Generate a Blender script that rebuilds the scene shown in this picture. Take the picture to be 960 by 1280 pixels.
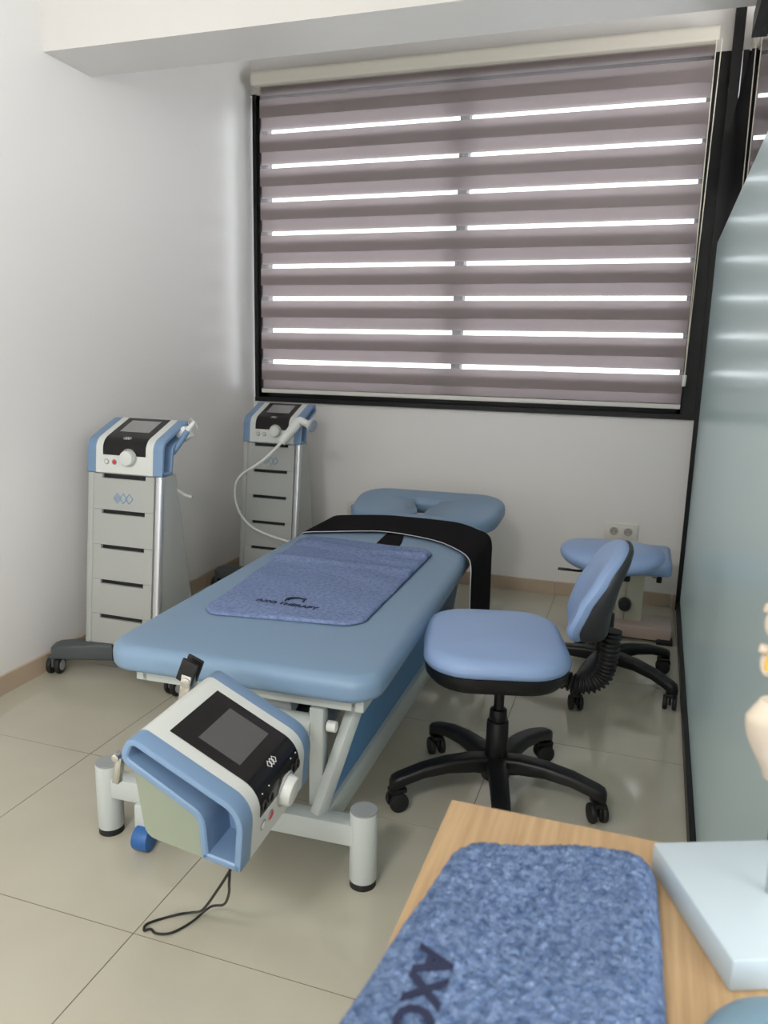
import bpy, bmesh, math, random
from math import sin, cos, pi, sqrt, atan2
from mathutils import Vector, Matrix, Euler, noise
random.seed(7)
for o in list(bpy.data.objects): bpy.data.objects.remove(o)
scene = bpy.context.scene
COL = scene.collection

# ------------------------------------------------------------------ camera
Rw = [[0.948, 0.0841, -0.3068], [0.3175, -0.1823, 0.9306], [0.0224, -0.9796, -0.1996]]
cam = bpy.data.cameras.new('camera'); co = bpy.data.objects.new('camera', cam); COL.objects.link(co)
cx = Vector([r[0] for r in Rw]).normalized(); cf = Vector([r[2] for r in Rw]).normalized()
cx = (cx - cf*cx.dot(cf)).normalized(); cu = cx.cross(cf)
m = Matrix((cx, cu, -cf)).transposed().to_4x4(); m.translation = (0, 0, 1.26)
co.matrix_world = m
cam.sensor_fit = 'VERTICAL'; cam.sensor_height = 32; cam.lens = 961/1280*32
cam.clip_start = 0.02
cam.dof.use_dof = True; cam.dof.focus_distance = 2.3; cam.dof.aperture_fstop = 24.0/4.0
scene.camera = co
# ------------------------------------------------------------------ light
w = bpy.data.worlds.new('overcast_sky'); scene.world = w; w.use_nodes = True
w.node_tree.nodes['Background'].inputs[0].default_value = (0.93, 0.96, 1.0, 1)
w.node_tree.nodes['Background'].inputs[1].default_value = 5.3
def area(name, loc, rot, sx, sy, e, col=(1, 1, 1)):
    l = bpy.data.lights.new(name, 'AREA'); l.shape = 'RECTANGLE'; l.size = sx; l.size_y = sy; l.energy = e; l.color = col
    o = bpy.data.objects.new(name, l); COL.objects.link(o); o.location = loc; o.rotation_euler = rot; return o
# daylight from the right behind the photographer; fill light added in the neighbouring bay
area('daylight_side_window_behind', (2.63, -1.6, 1.7), (0, math.radians(90), 0), 1.66, 3.15, 84, (0.93, 0.97, 1.0))
area('bay_fill_light', (2.63, 2.25, 1.7), (0, math.radians(90), 0), 1.6, 2.3, 70, (0.97, 0.985, 1.0))  # added fill, brightens the bay behind the frosted pane
scene.view_settings.view_transform = 'Standard'; scene.view_settings.look = 'None'
scene.view_settings.gamma = 1; scene.view_settings.use_curve_mapping = False
scene.view_settings.exposure = -0.08

# ------------------------------------------------------------------ materials
def lin(v): v /= 255; return v/12.92 if v <= .04045 else ((v+.055)/1.055)**2.4
def C(r, g, b): return (lin(r), lin(g), lin(b), 1)
MATS = {}
def mat(name, col, rough=.5, metal=0, spec=.5, coat=0, noise_s=0, noise_amt=0, bump=0, bump_s=200, col2=None, stretch=None):
    if name in MATS: return MATS[name]
    m = bpy.data.materials.new(name); m.use_nodes = True; nt = m.node_tree; b = nt.nodes['Principled BSDF']
    b.inputs['Base Color'].default_value = col; b.inputs['Roughness'].default_value = rough; b.inputs['Metallic'].default_value = metal
    b.inputs['Specular IOR Level'].default_value = spec; b.inputs['Coat Weight'].default_value = coat; b.inputs['Coat Roughness'].default_value = .1
    tc = nt.nodes.new('ShaderNodeTexCoord'); src = tc.outputs['Object']
    if stretch:
        mp = nt.nodes.new('ShaderNodeMapping'); mp.inputs['Scale'].default_value = stretch
        nt.links.new(src, mp.inputs['Vector']); src = mp.outputs['Vector']
    if noise_s:
        n = nt.nodes.new('ShaderNodeTexNoise'); n.inputs['Scale'].default_value = noise_s; n.inputs['Detail'].default_value = 6
        nt.links.new(src, n.inputs['Vector'])
        r = nt.nodes.new('ShaderNodeValToRGB'); r.color_ramp.elements[0].position = .3; r.color_ramp.elements[1].position = .7
        c2 = col2 or tuple([x*(1-noise_amt) for x in col[:3]]+[1])
        r.color_ramp.elements[0].color = c2; r.color_ramp.elements[1].color = col
        nt.links.new(n.outputs['Fac'], r.inputs['Fac']); nt.links.new(r.outputs['Color'], b.inputs['Base Color'])
    if bump:
        n2 = nt.nodes.new('ShaderNodeTexNoise'); n2.inputs['Scale'].default_value = bump_s; n2.inputs['Detail'].default_value = 3
        nt.links.new(src, n2.inputs['Vector'])
        bp = nt.nodes.new('ShaderNodeBump'); bp.inputs['Strength'].default_value = bump; bp.inputs['Distance'].default_value = .002
        nt.links.new(n2.outputs['Fac'], bp.inputs['Height']); nt.links.new(bp.outputs['Normal'], b.inputs['Normal'])
    MATS[name] = m; return m
def mixmat(name, build):
    m = bpy.data.materials.new(name); m.use_nodes = True; nt = m.node_tree
    for n in list(nt.nodes): nt.nodes.remove(n)
    out = nt.nodes.new('ShaderNodeOutputMaterial'); nt.links.new(build(nt), out.inputs['Surface']); MATS[name] = m; return m
WALL = mat('wall_paint', C(233, 230, 227), .36, spec=.5, noise_s=1.2, noise_amt=.03, bump=.04, bump_s=60)
CEIL = mat('ceiling_paint', C(228, 226, 222), .7)
TILE = mat('porcelain_tile', C(193, 189, 172), .10, spec=.75, noise_s=2.2, noise_amt=.10, col2=C(181, 176, 159))
SKIRT = mat('skirting_tile', C(188, 168, 145), .3, noise_s=3, noise_amt=.1)
GROUT = mat('grout', C(110, 98, 84), .8)
BLACKF = mat('black_aluminium', C(24, 24, 25), .45, spec=.3)
WHITEP = mat('white_plastic', C(222, 224, 220), .38)
CREAM = mat('cream_headrail', C(225, 219, 205), .45)
CORD = mat('cream_cord', C(225, 218, 200), .6)
VINYL = mat('blue_vinyl', C(120, 146, 172), .42, spec=.45, bump=.05, bump_s=300)
VINYL2 = mat('periwinkle_vinyl', C(140, 165, 206), .40, spec=.45, bump=.05, bump_s=300)
VINYL3 = mat('dark_blue_vinyl', C(92, 148, 200), .5)
BEDW = mat('bed_white_steel', C(188, 195, 193), .38, spec=.5)
GREYCAP = mat('grey_cap', C(150, 154, 156), .5)
BLACKP = mat('black_plastic', C(17, 17, 19), .42, spec=.4)
BLACKR = mat('black_rubber', C(20, 20, 21), .6)
BLACKFAB = mat('black_fabric', C(21, 19, 22), .95, spec=.1, bump=.3, bump_s=600)
SHELLG = mat('charcoal_plastic', C(38, 40, 44), .5)
DEVW = mat('device_white', C(208, 211, 207), .35)
DEVB = mat('device_blue', C(114, 142, 174), .38)
DEVBD = mat('device_blue_recess', C(122, 158, 200), .45)
GLASSB = mat('black_glass', C(20, 18, 19), .22, spec=.35)
SCREEN = mat('screen_off', C(84, 82, 83), .3)
SCREENT = mat('screen_grey', C(140, 140, 140), .3)
PANELG = mat('cart_grey', C(168, 170, 166), .42)
SILVER = mat('silver_trim', C(205, 207, 210), .3, metal=.6)
BASEG = mat('dark_grey_base', C(74, 80, 82), .5)
CHROME = mat('chrome', C(200, 200, 198), .18, metal=1)
RED = mat('red_button', C(205, 50, 50), .4)
DOTW = mat('white_print', C(225, 225, 225), .6)
LOGOB = mat('blue_print', C(118, 152, 196), .6)
SLOT = mat('slot_dark', C(12, 12, 13), .7)
WHEELG = mat('wheel_grey', C(175, 178, 178), .45)
BLUEW = mat('blue_wheel', C(42, 96, 160), .35)
INK = mat('navy_embroidery', C(24, 30, 58), .9)
TERRY = mat('bed_terry', C(132, 148, 186), .98, spec=.05, noise_s=90, noise_amt=.2, col2=C(104, 119, 156), bump=.7, bump_s=420)
TERRY2 = mat('desk_terry', C(124, 144, 178), .98, spec=.05, noise_s=115, noise_amt=.35, col2=C(72, 92, 128), bump=.9, bump_s=500)
BONE = mat('bone_ivory', C(214, 202, 184), .5, noise_s=14, noise_amt=.2)
NERVE = mat('nerve_yellow', C(222, 164, 40), .5)
DISC = mat('disc_pale', C(190, 196, 190), .5)
DOME = mat('slate_blue_vinyl', C(112, 142, 160), .4)
WOOD = mat('oak_laminate', C(196, 166, 126), .5, noise_s=9, col2=C(172, 140, 102), stretch=(16, .7, 8), bump=.05, bump_s=50)
SOCK = mat('socket_white', C(222, 220, 213), .4)
PINKB = mat('brownish_base', C(170, 152, 142), .35)  # reflection of the floor put into the base colour
CREAMST = mat('ivory_steel', C(205, 203, 184), .4)
def _glass(nt):
    fr = nt.nodes.new('ShaderNodeFresnel'); fr.inputs['IOR'].default_value = 1.5
    t = nt.nodes.new('ShaderNodeBsdfTransparent'); t.inputs[0].default_value = (.93, .95, .95, 1)
    g = nt.nodes.new('ShaderNodeBsdfGlossy'); g.inputs['Roughness'].default_value = .01
    mx = nt.nodes.new('ShaderNodeMixShader'); nt.links.new(fr.outputs[0], mx.inputs[0]); nt.links.new(t.outputs[0], mx.inputs[1]); nt.links.new(g.outputs[0], mx.inputs[2])
    return mx.outputs[0]
GLASS = mixmat('clear_glass', _glass)
def _frost(nt):
    p = nt.nodes.new('ShaderNodeBsdfPrincipled'); p.inputs['Base Color'].default_value = C(188, 198, 198); p.inputs['Roughness'].default_value = .2
    t = nt.nodes.new('ShaderNodeBsdfTranslucent'); t.inputs[0].default_value = C(196, 208, 208)
    mx = nt.nodes.new('ShaderNodeMixShader'); mx.inputs[0].default_value = .36
    nt.links.new(p.outputs[0], mx.inputs[1]); nt.links.new(t.outputs[0], mx.inputs[2]); return mx.outputs[0]
FROST = mixmat('frosted_film_glass', _frost)
def _fab(nt):
    d = nt.nodes.new('ShaderNodeBsdfDiffuse'); d.inputs[0].default_value = C(148, 139, 138)
    t = nt.nodes.new('ShaderNodeBsdfTranslucent'); t.inputs[0].default_value = C(192, 178, 179)
    mx = nt.nodes.new('ShaderNodeMixShader'); mx.inputs[0].default_value = .36
    nt.links.new(d.outputs[0], mx.inputs[1]); nt.links.new(t.outputs[0], mx.inputs[2]); return mx.outputs[0]
FABRIC = mixmat('taupe_blind_fabric', _fab)
def _sheer(nt):
    d = nt.nodes.new('ShaderNodeBsdfTranslucent'); d.inputs[0].default_value = C(200, 190, 190)
    t = nt.nodes.new('ShaderNodeBsdfTransparent')
    mx = nt.nodes.new('ShaderNodeMixShader'); mx.inputs[0].default_value = .62
    nt.links.new(d.outputs[0], mx.inputs[1]); nt.links.new(t.outputs[0], mx.inputs[2]); return mx.outputs[0]
SHEER = mixmat('sheer_blind_mesh', _sheer)

# ------------------------------------------------------------------ mesh helpers
class MB:
    def __init__(s): s.bm = bmesh.new()
    def box(s, c, d, rot=None, bev=0, seg=2):
        r = bmesh.ops.create_cube(s.bm, size=1); vs = r['verts']
        M = Matrix.Translation(c) @ ((Euler(rot).to_matrix().to_4x4()) if rot else Matrix()) @ Matrix.Diagonal((d[0], d[1], d[2], 1))
        bmesh.ops.transform(s.bm, matrix=M, verts=vs)
        if bev: bmesh.ops.bevel(s.bm, geom=list({e for v in vs for e in v.link_edges}), offset=bev, segments=seg, affect='EDGES', profile=.5)
        return s
    def loft(s, loops, cap=True, close=True):
        L = [[s.bm.verts.new(p) for p in lp] for lp in loops]; n = len(L[0])
        for a, b in zip(L, L[1:]):
            for i in range(n if close else n-1):
                j = (i+1) % n
                try: s.bm.faces.new((a[i], a[j], b[j], b[i]))
                except ValueError: pass
        if cap:
            s.bm.faces.new(list(reversed(L[0]))); s.bm.faces.new(L[-1])
        return s
    def cyl(s, p0, p1, r0, r1=None, n=20, bev=0):
        p0 = Vector(p0); p1 = Vector(p1); r1 = r0 if r1 is None else r1
        d = (p1-p0).normalized(); a = d.orthogonal().normalized(); b = d.cross(a); L = (p1-p0).length
        st = [(0, r0), (L, r1)] if not bev else [(0, r0-bev), (bev*.3, r0-bev*.3), (bev, r0), (L-bev, r1), (L-bev*.3, r1-bev*.3), (L, r1-bev)]
        return s.loft([[p0+d*t+(a*cos(2*pi*i/n)+b*sin(2*pi*i/n))*r for i in range(n)] for t, r in st])
    def tube(s, pts, r, n=8, smooth=0):
        P = [Vector(p) for p in pts]
        if smooth: P = catmull(P, smooth)
        loops = []; up = None
        for i, p in enumerate(P):
            d = (P[min(i+1, len(P)-1)]-P[max(i-1, 0)]).normalized()
            a = d.orthogonal().normalized() if up is None else (up-d*up.dot(d)).normalized()
            up = a; b = d.cross(a)
            rr = r(i/(len(P)-1)) if callable(r) else r
            loops.append([p+(a*cos(2*pi*k/n)+b*sin(2*pi*k/n))*rr for k in range(n)])
        return s.loft(loops)
    def prism(s, poly, axis, a, b):
        # poly in the two other axes order: axis x->(y,z), y->(x,z), z->(x,y)
        def P(u, v, t): return {'x': (t, u, v), 'y': (u, t, v), 'z': (u, v, t)}[axis]
        return s.loft([[P(u, v, a) for u, v in poly], [P(u, v, b) for u, v in poly]])
    def ell(s, c, r, rot=None, u=20, v=12):
        res = bmesh.ops.create_uvsphere(s.bm, u_segments=u, v_segments=v, radius=1)
        M = Matrix.Translation(c) @ ((Euler(rot).to_matrix().to_4x4()) if rot else Matrix()) @ Matrix.Diagonal((r[0], r[1], r[2], 1))
        bmesh.ops.transform(s.bm, matrix=M, verts=res['verts']); return s
    def ring(s, c, R, r, axis, n=24, k=8, arc=2*pi, a0=0):
        ax = Vector(axis).normalized(); a = ax.orthogonal().normalized(); b = ax.cross(a)
        full = abs(arc-2*pi) < 1e-6; N = n if full else n+1
        loops = []
        for i in range(N):
            t = a0+arc*i/n; d = a*cos(t)+b*sin(t)
            loops.append([Vector(c)+d*(R+r*cos(2*pi*j/k))+ax*r*sin(2*pi*j/k) for j in range(k)])
        if full: loops.append(loops[0]); s.loft(loops, cap=False)
        else: s.loft(loops)
        return s
    def xf(s, M): bmesh.ops.transform(s.bm, matrix=M, verts=s.bm.verts[:]); return s
    def build(s, name, mt, parent=None, smooth=40):
        bmesh.ops.remove_doubles(s.bm, verts=s.bm.verts[:], dist=1e-6)
        bmesh.ops.recalc_face_normals(s.bm, faces=s.bm.faces[:])
        if smooth:
            for f in s.bm.faces: f.smooth = True
            for e in s.bm.edges:
                if len(e.link_faces) == 2 and e.calc_face_angle(0) > math.radians(smooth): e.smooth = False
        me = bpy.data.meshes.new(name); s.bm.to_mesh(me); s.bm.free()
        me.materials.append(mt); o = bpy.data.objects.new(name, me); COL.objects.link(o)
        if parent: o.parent = parent
        return o
def catmull(P, k):
    out = []
    for i in range(len(P)-1):
        p0 = P[max(i-1, 0)]; p1 = P[i]; p2 = P[i+1]; p3 = P[min(i+2, len(P)-1)]
        for j in range(k):
            t = j/k
            out.append(.5*((2*p1)+(p2-p0)*t+(2*p0-5*p1+4*p2-p3)*t*t+(3*p1-p0-3*p2+p3)*t*t*t))
    return out+[P[-1]]
def rr(w, h, r, n=6, cx=0, cy=0):
    w /= 2; h /= 2; r = max(min(r, w-1e-4, h-1e-4), 1e-4); out = []
    for (sx, sy, a) in ((1, 1, 0), (-1, 1, pi/2), (-1, -1, pi), (1, -1, 3*pi/2)):
        for i in range(n+1):
            t = a+pi/2*i/n; out.append((cx+sx*(w-r)+r*cos(t), cy+sy*(h-r)+r*sin(t)))
    return out
def rpoly(P, R, n=6):
    out = []; N = len(P)
    for i in range(N):
        p = Vector(P[i]); a = (Vector(P[i-1])-p); b = (Vector(P[(i+1) % N])-p); la, lb = a.length, b.length
        a.normalize(); b.normalize(); ang = a.angle(b); r = R[i]
        d = min(r/math.tan(ang/2), la*.49, lb*.49); r = d*math.tan(ang/2)
        c = p+(a+b).normalized()*(r/sin(ang/2)); s0 = p+a*d-c; s1 = p+b*d-c
        a0 = atan2(s0.y, s0.x); a1 = atan2(s1.y, s1.x); da = (a1-a0+pi) % (2*pi)-pi
        for k in range(n+1):
            t = a0+da*k/n; out.append((c.x+r*cos(t), c.y+r*sin(t)))
    return out
def offset(poly, d):
    out = []; N = len(poly)
    area2 = sum(poly[i][0]*poly[(i+1) % N][1]-poly[(i+1) % N][0]*poly[i][1] for i in range(N)); sg = 1 if area2 > 0 else -1
    for i in range(N):
        p = Vector(poly[i]); a = (p-Vector(poly[i-1])); b = (Vector(poly[(i+1) % N])-p)
        if a.length < 1e-7: a = b.copy()
        if b.length < 1e-7: b = a.copy()
        a.normalize(); b.normalize(); na = Vector((-a.y, a.x))*sg; nb = Vector((-b.y, b.x))*sg; n = na+nb
        if n.length < 1e-6: n = na
        n.normalize(); k = max(n.dot(na), .5); q = p+n*(d/k); out.append((q.x, q.y))
    return out
def cushion(mb, w, h, rc, z0, z1, re, dome=0, cx=0, cy=0, n=8, taper=None):
    loops = []
    def L(ins, z):
        lp = rr(w-2*ins, h-2*ins, rc-ins, n, cx, cy)
        return [((x*(1+taper*(y-cy)/h) if taper else x), y, z) for x, y in lp]
    for i in range(5):
        t = pi/2*i/4; loops.append(L(re*.6*(1-sin(t)), z0+re*.6*(1-cos(t))))
    for i in range(6):
        t = pi/2*i/5; loops.append(L(re*(1-cos(t)), z1-re+re*sin(t)))
    m_ = min(w, h)/2-re
    for q in (.12, .3, .55, .8, .95):
        loops.append(L(re+m_*q, z1+dome*(1-(1-q)**2)))
    mb.loft(loops); return mb
def thing(name, label, cat, loc=(0, 0, 0), rz=0, group=None):
    o = bpy.data.objects.new(name, None); o.empty_display_size = .05; COL.objects.link(o); o.location = loc; o.rotation_euler = (0, 0, rz)
    return tag(o, label, cat, group)
def tag(o, label, cat, group=None):
    o['label'] = label; o['category'] = cat
    if group: o['group'] = group
    return o
def struct(o, label, cat='structure'):
    o['kind'] = 'structure'; o['label'] = label; o['category'] = cat; return o
def sempty(name, label, cat):
    o = bpy.data.objects.new(name, None); COL.objects.link(o); return struct(o, label, cat)
def text_mesh(body, size, depth=.0006, offs=0):
    cu_ = bpy.data.curves.new('t', 'FONT'); cu_.body = body; cu_.size = size; cu_.extrude = depth; cu_.offset = offs; cu_.resolution_u = 3
    o = bpy.data.objects.new('t', cu_); COL.objects.link(o); dg = bpy.context.evaluated_depsgraph_get(); dg.update()
    me = bpy.data.meshes.new_from_object(o.evaluated_get(dg)); bpy.data.objects.remove(o); return me

# ------------------------------------------------------------------ room shell
YB = 4.14                        # back wall face
def XL(y): return -2.158-.02*(y-2.05)
def XP(y): return .212+.020*(y-2.0)
YF, XR, ZC = -4.5, 2.6, 3.0
WZ0, WZ1 = 1.0, 2.646            # window band
fl = MB().box((.1, (YB+YF)/2, -.041), (5.4, YB-YF+.4, .08)).build('floor', GROUT); struct(fl, 'beige polished porcelain tile floor of the treatment room', 'floor')
px, py = .603, .603
x = -.362-4*px
while x < XR:
    y = 1.232-10*py
    while y < YB:
        x0, x1, y0, y1 = max(x, -2.3)+.0013, min(x+px, XR)-.0013, max(y, YF)+.0013, min(y+py, YB)-.0013
        if x1-x0 > .02 and y1-y0 > .02:
            MB().box(((x0+x1)/2, (y0+y1)/2, -.005), (x1-x0, y1-y0, .01)).build('floor_tile', TILE, fl, smooth=0)
        y += py
    x += px
mb = MB()
def slab(mb, pts, z0, z1): mb.loft([[(p[0], p[1], z0) for p in pts], [(p[0], p[1], z1) for p in pts]])
slab(mb, [(XL(YF), YF), (XL(YB+.2), YB+.2), (XL(YB)-.2, YB+.2), (XL(YF)-.2, YF)], 0, ZC+.1)
struct(mb.build('wall_left', WALL, smooth=0), 'plain white painted wall beside the two therapy carts', 'wall')
mb = MB(); mb.box((.1, YB+.1, WZ0/2), (5.4, .2, WZ0)); mb.box((.1, YB+.1, (WZ1+ZC+.1)/2), (5.4, .2, ZC+.1-WZ1))
struct(mb.build('wall_back', WALL, smooth=0), 'white painted wall under and over the wide window', 'wall')
mb = MB()
for y0_, y1_, z0_, z1_ in ((YF-.2, -3.2, 0, ZC), (0, 1.05, 0, ZC), (3.45, YB+.2, 0, ZC), (1.05, 3.45, 0, .85), (1.05, 3.45, 2.55, ZC), (-3.2, 0, 0, .85), (-3.2, 0, 2.55, ZC)): mb.box((XR+.05, (y0_+y1_)/2, (z0_+z1_)/2), (.1, y1_-y0_, z1_-z0_))
struct(mb.build('wall_right', WALL, smooth=0), 'white wall of the neighbouring bay beyond the partition', 'wall')
mb = MB()
mb.box((.1, YF-.05, .35), (5.4, .1, .7)); mb.box((.1, YF-.05, 2.85), (5.4, .1, .4)); mb.box((-1.45, YF-.05, 1.7), (2.1, .1, 2)); mb.box((2.2, YF-.05, 1.7), (.9, .1, 2))
struct(mb.build('wall_front', WALL, smooth=0), 'white wall behind the photographer with a wide glazed opening', 'wall')
struct(MB().box((.1, (YB+YF)/2, ZC+.05), (5.4, YB-YF+.4, .1)).build('ceiling', CEIL, smooth=0), 'plain white ceiling over the treatment room', 'ceiling')
bmx = MB(); bmx.box((.2, 2.638, (2.31+ZC)/2), (4.78, .265, ZC-2.31)); struct(bmx.build('trim_1', WALL, smooth=0), 'white dropped beam crossing the ceiling in front of the window', 'beam')
struct(MB().box(((XP(.9)+XR)/2+.02, .90, ZC/2), (XR-XP(.9)-.04, .06, ZC)).build('wall_light_block', WALL, smooth=0), 'added unseen white wall keeping the light of the neighbouring bay off the desk', 'wall')  # wall added to block the bay's side light from the desk
# skirting: single tiles set side by side
sk = sempty('baseboard_back', 'beige tile skirting along the wall under the window', 'baseboard')
for i in range(-3, 4):
    x0 = max(-.371+i*px, XL(YB)+.012); x1 = min(-.371+(i+1)*px, XP(YB)-.03) if i < 1 else -.371+(i+1)*px
    if x1-x0 > .02: MB().box(((x0+x1)/2, YB-.006, .036), (x1-x0-.003, .012, .072), bev=.002).build('skirting_tile', SKIRT, sk, smooth=0)
sk = sempty('baseboard_left', 'beige tile skirting along the left wall behind the carts', 'baseboard')
for i in range(16):
    y0 = YB-.012-(i+1)*py; y1 = y0+py-.003
    if y0 < YF: break
    mb = MB(); slab(mb, [(XL(y0), y0), (XL(y1), y1), (XL(y1)+.012, y1), (XL(y0)+.012, y0)], 0, .072); mb.build('skirting_tile', SKIRT, sk, smooth=0)

# windows with black aluminium frames
def window(name, label, x0, x1, xm):
    w_ = sempty(name, label, 'window')
    fy, fd = YB+.03, .07
    for nm, c, d in (('frame_stile', ((x0+.04), fy, (WZ0+WZ1)/2), (.08, fd, WZ1-WZ0)), ('frame_stile', (x1-.05, fy, (WZ0+WZ1)/2), (.10, fd, WZ1-WZ0)),
                     ('frame_mullion', (xm, fy, (WZ0+WZ1)/2), (.05, fd, WZ1-WZ0-.1)),
                     ('frame_rail', ((x0+x1)/2, fy, WZ0+.03), (x1-x0, fd, .06)), ('frame_rail', ((x0+x1)/2, fy, WZ1-.03), (x1-x0, fd, .06))):
        MB().box(c, d, bev=.003).build(nm, BLACKF, w_)
    # thin face flange seen around the blind
    f = MB(); f.box(((x0+x1)/2, YB-.006, WZ0-.008), (x1-x0, .03, .026)); f.box((x0+.012, YB-.004, (WZ0+WZ1)/2), (.024, .03, WZ1-WZ0)); f.box((x1-.04, YB-.006, (WZ0+WZ1)/2), (.08, .035, WZ1-WZ0))
    f.build('frame_flange', BLACKF, w_)
    for a, b in ((x0+.08, xm-.025), (xm+.025, x1-.10)):
        MB().box(((a+b)/2, YB+.04, (WZ0+WZ1)/2), (b-a, .006, WZ1-WZ0-.12)).build('pane', GLASS, w_)
window('window_1', 'wide window in black aluminium frame behind the striped blind over the bed', -2.178, .262, -.978)
window('window_2', 'window of the neighbouring bay seen past the partition', .30, 2.55, 1.4)

def zebra_blind(x0, x1, label, chain_x):
    y = 4.035
    b = thing('zebra_blind', label, 'blind', ((x0+x1)/2, y, 1.03), 0)
    X = (x1-x0)/2; Z = -1.03
    prof = rpoly([(-.035, 2.655), (-.04, 2.722), (.095, 2.722), (.095, 2.655)], [.012, .02, .003, .003])
    MB().prism([(p[0], p[1]+Z) for p in prof], 'x', -X-.03, X+.01).build('headrail', CREAM, b)
    MB().box((0, 0, 1.0485+Z), (2*X, .016, .026), bev=.005).build('bottom_rail', mat('rail_white', C(226, 222, 216), .45), b)
    MB().box((0, -.0087, 1.060+Z), (2*X, .001, .003)).build('rail_groove', SLOT, b)
    P = .1737; s0 = 2.427; top = 2.66; bot = 1.06
    def strip(nm, za, zb, yy, mt):
        za, zb = min(za, top), max(zb, bot)
        if za-zb < .003: return
        q = MB(); q.loft([[(-X, yy, za+Z), (X, yy, za+Z)], [(-X, yy, zb+Z), (X, yy, zb+Z)]], cap=False, close=False); q.build(nm, mt, b)
    for k in range(-2, 9):
        u = s0-k*P
        strip('front_band', u-.068*P, u-.59*P, 0, FABRIC)
        strip('rear_band', u-.27*P, u-.935*P, .02, FABRIC)
    strip('sheer_layer', top, bot, .0025, SHEER); 
    # pull cords with end weight
    for dx in (0, .022): MB().tube([(chain_x-(x0+x1)/2+dx, -.03, 2.66+Z), (chain_x-(x0+x1)/2+dx*.6, -.03, 1.9+Z), (chain_x-(x0+x1)/2+.004, -.03, 1.19+Z)], .0022, 6).build('pull_cord', CORD, b)
    MB().cyl((chain_x-(x0+x1)/2+.004, -.03, 1.20+Z), (chain_x-(x0+x1)/2+.004, -.03, 1.145+Z), .011, .009, 12, bev=.003).build('cord_weight', WHITEP, b)
    return b
zebra_blind(-2.088, .176, 'taupe day-and-night roller blind over the window above the bed', .176)
zebra_blind(.36, 2.45, 'second taupe roller blind just visible past the partition', .37)

# glass partition on the right
gp = sempty('wall_partition', 'glass partition in black frame with frosted lower film at the right edge', 'partition')
def pslab(nm, y0, y1, z0, z1, dx0, dx1, mt):
    q = MB(); slab(q, [(XP(y0)+dx0, y0), (XP(y1)+dx0, y1), (XP(y1)+dx1, y1), (XP(y0)+dx1, y0)], z0, z1); return q.build(nm, mt, gp, smooth=0)
Y0 = .96
pslab('bottom_channel', Y0, YB-.03, 0, .05, 0, .036, BLACKF)
pslab('frosted_pane', Y0, YB-.04, .05, 1.812, .016, .024, FROST)
pslab('clear_pane', Y0, YB-.04, 1.812, 2.3, .016, .024, GLASS)
pslab('wall_post', YB-.05, YB-.012, 0, 2.83, -.005, .04, BLACKF)
pslab('top_rail', Y0, 2.82, 2.24, 2.308, -.006, .046, BLACKF)
pslab('transom_light_block', Y0-.04, 2.50, 2.3085, ZC, -.005, .045, WALL)  # added above the rail to block side light from beam and upper wall
pslab('end_post', Y0-.04, Y0, 0, 2.3, 0, .04, BLACKF)

# ------------------------------------------------------------------ treatment bed
BX, BY, BA = -.899, 1.545, math.radians(2.5)
bed = thing('treatment_bed', 'blue padded treatment bed on white steel frame under the window', 'bed', (BX, BY, 0), BA)
ML = 1.735
mb = MB(); cushion(mb, .732, ML, .085, .463, .53, .03, .004, .012, ML/2-.012, n=8); mb.build('mattress', VINYL, bed)
# head section with face hole, tilted up a little
mb = MB(); cushion(mb, .72, .43, .15, 0, .07, .03, .003, 0, .215, n=10, taper=.10)
ho = mb.build('headrest', VINYL, bed)
cut = MB(); tpoly = rpoly([(-.08, .27), (-.024, .13), (-.022, .06), (.022, .06), (.024, .13), (.08, .27)], [.02, .02, .01, .01, .02, .02], 4)
cut.prism(tpoly, 'z', -.2, .3); cuto = cut.build('cutter', VINYL, bed)
md = ho.modifiers.new('b', 'BOOLEAN'); md.object = cuto; md.operation = 'DIFFERENCE'; md.solver = 'EXACT'
dg = bpy.context.evaluated_depsgraph_get(); dg.update(); me = bpy.data.meshes.new_from_object(ho.evaluated_get(dg))
ho.modifiers.clear(); ho.data = me; bpy.data.objects.remove(cuto)
ho.location = (.045, ML+.005, .468); ho.rotation_euler = (math.radians(9), 0, 0)
# steel under-frame
def bar(nm, a, b, w_=.04, h_=.04, mt=BEDW, parent=bed, bev=.004):
    a = Vector(a); b = Vector(b); d = b-a; q = MB(); q.box((0, 0, 0), (w_, d.length, h_), bev=bev)
    R_ = d.to_track_quat('Y', 'Z').to_matrix().to_4x4(); q.xf(Matrix.Translation((a+b)/2) @ R_); return q.build(nm, mt, parent)
bar('top_frame_bar', (-.26, .05, .445), (.32, .05, .445), .04, .034)
bar('top_frame_bar', (-.32, 1.62, .445), (.32, 1.62, .445), .04, .034)
for sx in (-1, 1): bar('top_frame_bar', (sx*.32 if sx > 0 else -.26, .03, .445), (sx*.32 if sx > 0 else -.26, 1.68, .445), .035, .034)
for sx in (-1, 1): bar('headrest_bar', (sx*.16, 1.3, .43), (sx*.16, 1.95, .475), .03, .025)
for yy, nmx in ((.0, 0), (1.5, 1)):
    bar('crossbar', (-.34, yy, .138), (.34, yy, .138), .05, .056)
    for sx in (-1, 1):
        MB().cyl((sx*.352, yy, .016), (sx*.352, yy, .196), .0335, n=28, bev=.003).build('leg', BEDW, bed)
        MB().cyl((sx*.352, yy, .1965), (sx*.352, yy, .2), .0325, n=28).build('leg_cap', GREYCAP, bed)
        MB().cyl((sx*.352, yy, 0), (sx*.352, yy, .018), .0325, .0315, n=28).build('rubber_foot', BLACKR, bed)
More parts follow.
